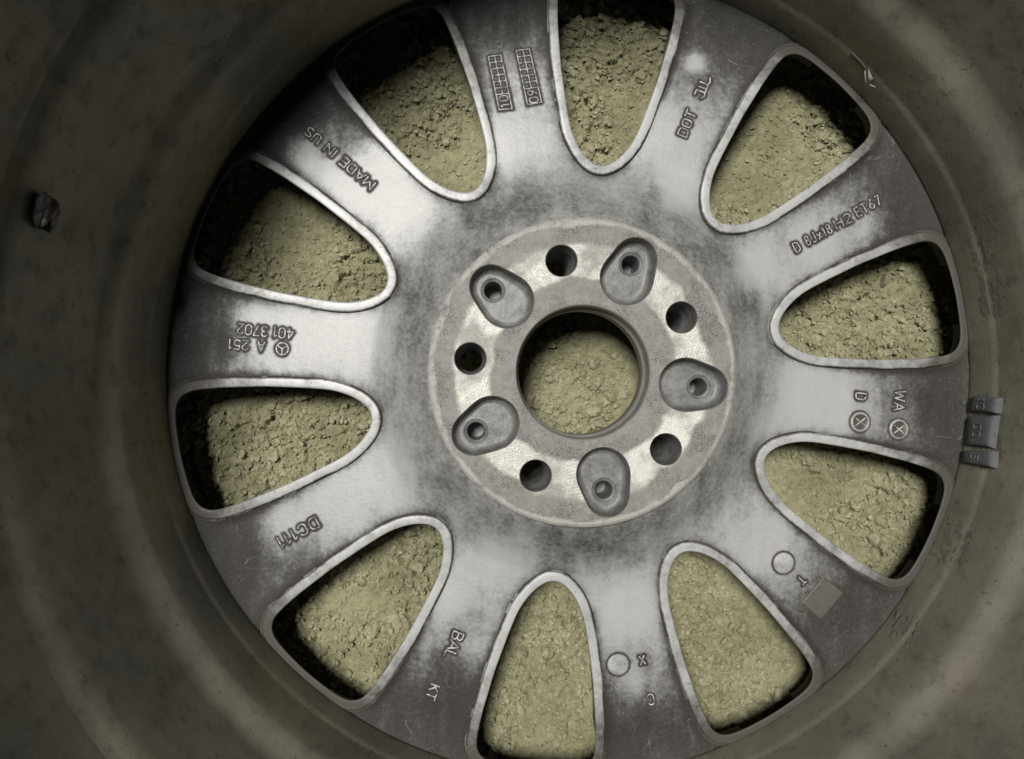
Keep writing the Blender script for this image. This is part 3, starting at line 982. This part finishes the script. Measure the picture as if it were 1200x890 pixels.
def lump(name, px, py, R, size, seed, mat, label, cat, flat=.6, bits=1):
    """a crumbly clump stuck to the wall"""
    a, z = cyl_frame(px, py, R)
    bm = bmesh.new()
    rs = np.random.default_rng(seed)
    for b in range(bits):
        r = bmesh.ops.create_icosphere(bm, subdivisions=3, radius=1.0)
        o = rs.normal(0, .55, 3) if b else np.zeros(3)
        s = 1.0 if b == 0 else rs.uniform(.35, .7)
        for v in r['verts']:
            c = np.array(v.co)
            d = 1 + .35 * (fbm(np.array([c[0] * 2 + c[2] + 9]), np.array([c[1] * 2 - c[2] + 7]), seed + b)[0] - .5) * 2
            v.co = Vector(c * d * s + o)
    ca_, sa_ = math.cos(a), math.sin(a)
    for v in bm.verts:
        t, h, w = v.co.x * size, v.co.y * size * .9, v.co.z * size * flat
        q = R - 0.3 * size * flat - w
        v.co = Vector((q * ca_ - t * sa_, q * sa_ + t * ca_, z + h)) * MM
    me = bpy.data.meshes.new(name)
    bm.to_mesh(me)
    bm.free()
    me.materials.append(mat)
    o = link(bpy.data.objects.new(name, me))
    org = Vector(cyl_pt(a, z, 0, R)) * MM
    me.transform(Matrix.Translation(-org))
    o.location = org
    return tag(o, label, cat)
lump('mud_clump', 51, 250, 221.0, 6.2, 5, M_MUD, 'dark mud clump stuck to the shadowed left side of the wheel barrel', 'mud clump', .6, 5)
lump('mud_flake', 48, 259, 219.0, 1.8, 8, M_SCRAP, 'small pale flake on the dark mud clump at the left of the barrel', 'mud flake', .8, 2)

def curl(name, pts, width, mat, label, cat):
    """a little curled strip: polyline in photo pixels with lift from the wall in mm"""
    P = []
    for x, y, lift in pts:
        a, z = cyl_frame(x, y, 213.2)
        P.append((a, z, lift))
    V, Fs = [], []
    for i, (a, z, l) in enumerate(P):
        w = width[i]
        V += [cyl_pt(a - .3 * w / 213, z - w, l, 213.2), cyl_pt(a + .3 * w / 213, z + w, l + .3, 213.2), cyl_pt(a + .3 * w / 213, z + w, l + .7, 213.2), cyl_pt(a - .3 * w / 213, z - w, l + .4, 213.2)]
    for i in range(len(P) - 1):
        for j in range(4):
            Fs.append((i * 4 + j, i * 4 + (j + 1) % 4, i * 4 + 4 + (j + 1) % 4, i * 4 + 4 + j))
    Fs += [(3, 2, 1, 0), tuple(len(V) - 4 + j for j in range(4))]
    return tag(mesh_obj(name, V, Fs, mat, None, True), label, cat)
curl('tape_scrap', [(1014, 82.5, .2), (1016, 88, 1.2), (1018, 93, 2.2), (1022, 98, 1.6), (1026.5, 102.5, .3)], [1.2, 1.7, 1.9, 1.7, 1.1], M_SCRAP, 'thin pale curl of torn tape on the upper right of the barrel', 'tape scrap')
curl('tape_scrap', [(1018, 82.5, .4), (1022, 86, 2.6), (1026, 90, 3.2), (1025, 93, 1.0)], [2.2, 3.4, 3.2, 1.6], M_SCRAP, 'broad pale fold of torn tape beside the thin curl on the barrel', 'tape scrap')
curl('thread', [(998, 60, .0), (1003, 65, .1), (1008, 70, .1), (1013, 76, .1), (1016, 81, .2)], [.22, .25, .3, .35, .4], M_RESIDUE, 'thin pale thread running up the barrel from the torn tape', 'thread')

# ------------------------------------------------------------------ ground
fine = np.arange(-265, 265.1, 0.9)
grow = 265 + np.cumsum(1.2 * 1.32 ** np.arange(22))
gx = np.concatenate([-grow[::-1], fine, grow])
X, Y = np.meshgrid(gx, gx, indexing='ij')
def cells(X, Y, size, seed):
    """jittered cells: distance to the border, random value and tilt of the nearest cell"""
    x, y = (X * .829 - Y * .559) / size, (X * .559 + Y * .829) / size
    xi, yi = np.floor(x), np.floor(y)
    f1 = np.full(X.shape, 9.0); f2 = np.full(X.shape, 9.0)
    cx = np.zeros(X.shape); cy = np.zeros(X.shape)
    def h(i, j, s):
        n = (i.astype(np.int64) * 374761393 + j.astype(np.int64) * 668265263 + (seed + s) * 974711) & 0xffffffff
        n = ((n ^ (n >> 13)) * 1274126177) & 0xffffffff
        return ((n ^ (n >> 16)) & 0xffff) / 65535.0
    for di in (-1, 0, 1):
        for dj in (-1, 0, 1):
            i, j = xi + di, yi + dj
            px, py = i + h(i, j, 1), j + h(i, j, 2)
            d = np.hypot(px - x, py - y)
            nr = d < f1
            f2 = np.where(nr, f1, np.minimum(f2, d))
            cx = np.where(nr, px, cx); cy = np.where(nr, py, cy)
            f1 = np.minimum(f1, d)
    i, j = np.floor(cx * 97).astype(np.int64), np.floor(cy * 97).astype(np.int64)
    return (f2 - f1) * size, h(i, j, 3), h(i, j, 4) - .5, h(i, j, 5) - .5, (x - cx) * size, (y - cy) * size
wx = X + 5 * (fbm(X / 9, Y / 9, 60, 3) - .5)
wy = Y + 5 * (fbm(X / 9, Y / 9, 70, 3) - .5)
low = fbm(X / 60, Y / 60, 1, 3)
crumb = np.clip((fbm(X / 38, Y / 38, 20, 3) - .345) / .17, 0, 1)             # where the crust has broken into crumbs
bord, val, tx, ty, lx, ly = cells(wx, wy, 9.0, 5)
b2, v2, tx2, ty2, lx2, ly2 = cells(wx + 200, wy - 90, 4.2, 15)
pl = (val * 4.2 + (tx * lx + ty * ly) * .75)
H = (low - .5) * 9 + (fbm(X / 12, Y / 12, 33, 4) - .5) * 2.6 + (fbm(X / 3.2, Y / 3.2, 41, 2) - .5) * 1.9
H += crumb * (pl * np.clip(bord / 1.3, 0, 1) ** .6 - 2.4 * np.exp(-(bord / .9) ** 2))
H += (.25 + .75 * crumb) * ((v2 - .3) * 2.4 * np.clip(b2 / 1.0, 0, 1) + (tx2 * lx2 + ty2 * ly2) * .7 - .9 * np.exp(-(b2 / .7) ** 2))
H += (1 - crumb) * -0.9 * np.exp(-(bord / .45) ** 2) * (fbm(X / 25, Y / 25, 88, 2) > .52)
R_ = np.hypot(X, Y)
H *= np.interp(R_, [0, 265, 500], [1, 1, 1.2])
far = np.clip((np.maximum(np.abs(X), np.abs(Y)) - 235) / 28, 0, 1)
H = H * (1 - far) + ((low - .5) * 9 + (fbm(X / 33, Y / 33, 52, 2) - .5) * 5 * np.interp(R_, [265, 600, 900], [1, 1, 0])) * far
H -= 2.2
H = np.where((R_ > 222), np.minimum(H, 1.2), H)
def ground_z(x, y):
    i = np.clip(np.searchsorted(gx, x), 0, len(gx) - 1)
    j = np.clip(np.searchsorted(gx, y), 0, len(gx) - 1)
    return H[i, j]
n = len(gx)
me = bpy.data.meshes.new('ground')
me.vertices.add(n * n)
me.vertices.foreach_set('co', (np.stack([X, Y, H], -1).reshape(-1, 3) * MM).astype(np.float32).ravel())
ii, jj = np.meshgrid(np.arange(n - 1), np.arange(n - 1), indexing='ij')
q = np.stack([ii * n + jj, (ii + 1) * n + jj, (ii + 1) * n + jj + 1, ii * n + jj + 1], -1).reshape(-1, 4).astype(np.int32)
me.loops.add(q.size)
me.loops.foreach_set('vertex_index', q.ravel())
me.polygons.add(len(q))
me.polygons.foreach_set('loop_start', np.arange(0, q.size, 4, dtype=np.int32))
me.polygons.foreach_set('use_smooth', np.ones(len(q), bool))
me.update(calc_edges=True)
me.materials.append(M_SOIL)
ground = tag(link(bpy.data.objects.new('ground', me)), None, None, None, 'structure')

# clods: the 300 largest are parts of the ground, the finer crumbs one mesh
def hull_mesh(name, seed, npts=26):
    rs = np.random.default_rng(seed)
    bm = bmesh.new()
    for _ in range(npts):
        v = rs.normal(0, 1, 3)
        v /= np.linalg.norm(v)
        v = v * rs.uniform(.78, 1.08) * [1, .85, .62]
        bm.verts.new(v)
    r = bmesh.ops.convex_hull(bm, input=bm.verts)
    bmesh.ops.delete(bm, geom=[g for g in r['geom_interior'] if isinstance(g, bmesh.types.BMVert)], context='VERTS')
    me = bpy.data.meshes.new(name)
    bm.to_mesh(me)
    V = np.array([v.co for v in bm.verts])
    bm.verts.index_update()
    Fv = [tuple(v.index for v in f.verts) for f in bm.faces]
    bm.free()
    me.materials.append(M_CLOD)
    return me, V, Fv
HULLS = [hull_mesh('soil_clod', 100 + i) for i in range(10)]
SMALL = [hull_mesh('soil_crumb', 200 + i, 11) for i in range(10)]
rs = np.random.default_rng(3)
# only where the soil can be seen: under the windows and the bore
def visible_spot():
    while True:
        if rs.random() < .07:
            r, t = 36 * math.sqrt(rs.random()), rs.uniform(0, 2 * math.pi)
            return r * math.cos(t), r * math.sin(t)
        k = rs.integers(10)
        u, v = rs.uniform(112, 236), rs.uniform(-36, 36)
        if abs(v) > np.interp(u, [112, 140, 200, 236], [10, 24, 35, 36]):
            continue
        a = WIN0 - k * 2 * A18
        return u * math.cos(a) - v * math.sin(a), u * math.sin(a) + v * math.cos(a)
cnt = 0
while cnt < 300:
    x, y = visible_spot()
    c = float(crumb[np.searchsorted(gx, x), np.searchsorted(gx, y)])
    if rs.random() > .15 + .85 * c:
        continue
    s = rs.uniform(1.8, 3.2) if cnt > 30 else rs.uniform(3.2, 5.0)
    hm, hv, hf = HULLS[rs.integers(len(HULLS))]
    o = bpy.data.objects.new('soil_clod', hm)
    o.location = (x * MM, y * MM, (float(ground_z(x, y)) + s * .25) * MM)
    o.rotation_euler = (rs.normal(0, .3), rs.normal(0, .3), rs.uniform(0, 6.28))
    o.scale = (s * MM * rs.uniform(.8, 1.2), s * MM * rs.uniform(.8, 1.2), s * MM * rs.uniform(.7, 1.1))
    link(o, ground)
    cnt += 1
CV, CF = [], []
base = 0
cnt = 0
while cnt < 30000:
    x, y = visible_spot()
    c = float(crumb[np.searchsorted(gx, x), np.searchsorted(gx, y)])
    if rs.random() > .45 + .55 * c:
        continue
    s = .40 + rs.exponential(.55)
    s = min(s, 2.2)
    _, hv, hf = SMALL[rs.integers(len(SMALL))]
    a = rs.uniform(0, 6.28)
    tl = rs.normal(0, .4)
    P = hv * s
    P = np.stack([P[:, 0] * math.cos(a) - P[:, 1] * math.sin(a), P[:, 0] * math.sin(a) + P[:, 1] * math.cos(a), P[:, 2] + P[:, 0] * tl * .5], 1)
    CV.append(P + [x, y, float(ground_z(x, y)) + s * .15])
    CF += [tuple(base + i for i in f) for f in hf]
    base += len(hv)
    cnt += 1
tag(mesh_obj('soil_crumbs', np.concatenate(CV), CF, M_CLOD, ground, False), None, None, None, 'stuff')

# a few dry straw bits lying on the soil
M_STRAW = mat_plain('dry_straw', (0.50, 0.45, 0.28), 0.7)
def straw(pts, label):
    P = []
    for x, y in pts:
        p = at(x, y, lambda r: 0.0 * r)
        P.append(np.array([p[0], p[1], float(ground_z(p[0], p[1])) + 1.6]))
    P = np.array(P)
    V, Fs = [], []
    for i, p in enumerate(P):
        d = P[min(i + 1, len(P) - 1)] - P[max(i - 1, 0)]
        d /= np.linalg.norm(d)
        nx = np.array([-d[1], d[0], 0]) * .38
        V += [p + nx, p + [0, 0, .4], p - nx, p - [0, 0, .4]]
    for i in range(len(P) - 1):
        for j in range(4):
            Fs.append((i * 4 + j, i * 4 + 4 + j, i * 4 + 4 + (j + 1) % 4, i * 4 + (j + 1) % 4))
    Fs += [(0, 1, 2, 3), tuple(len(V) - 1 - j for j in range(4))]
    tag(mesh_obj('straw_stem', V, Fs, M_STRAW, None, True), label, 'straw', 'straw bits on the soil')
straw([(236, 567), (243, 568.5), (252, 569.5)], 'thin pale straw stem on dark soil in the window below the star emblem')
straw([(348, 243), (351, 247), (353, 252)], 'short pale straw bit on soil in the window below the words MADE IN US')
straw([(374, 535), (379, 540), (383, 546)], 'short pale straw bit at the inner tip of the window above the letters DC111')
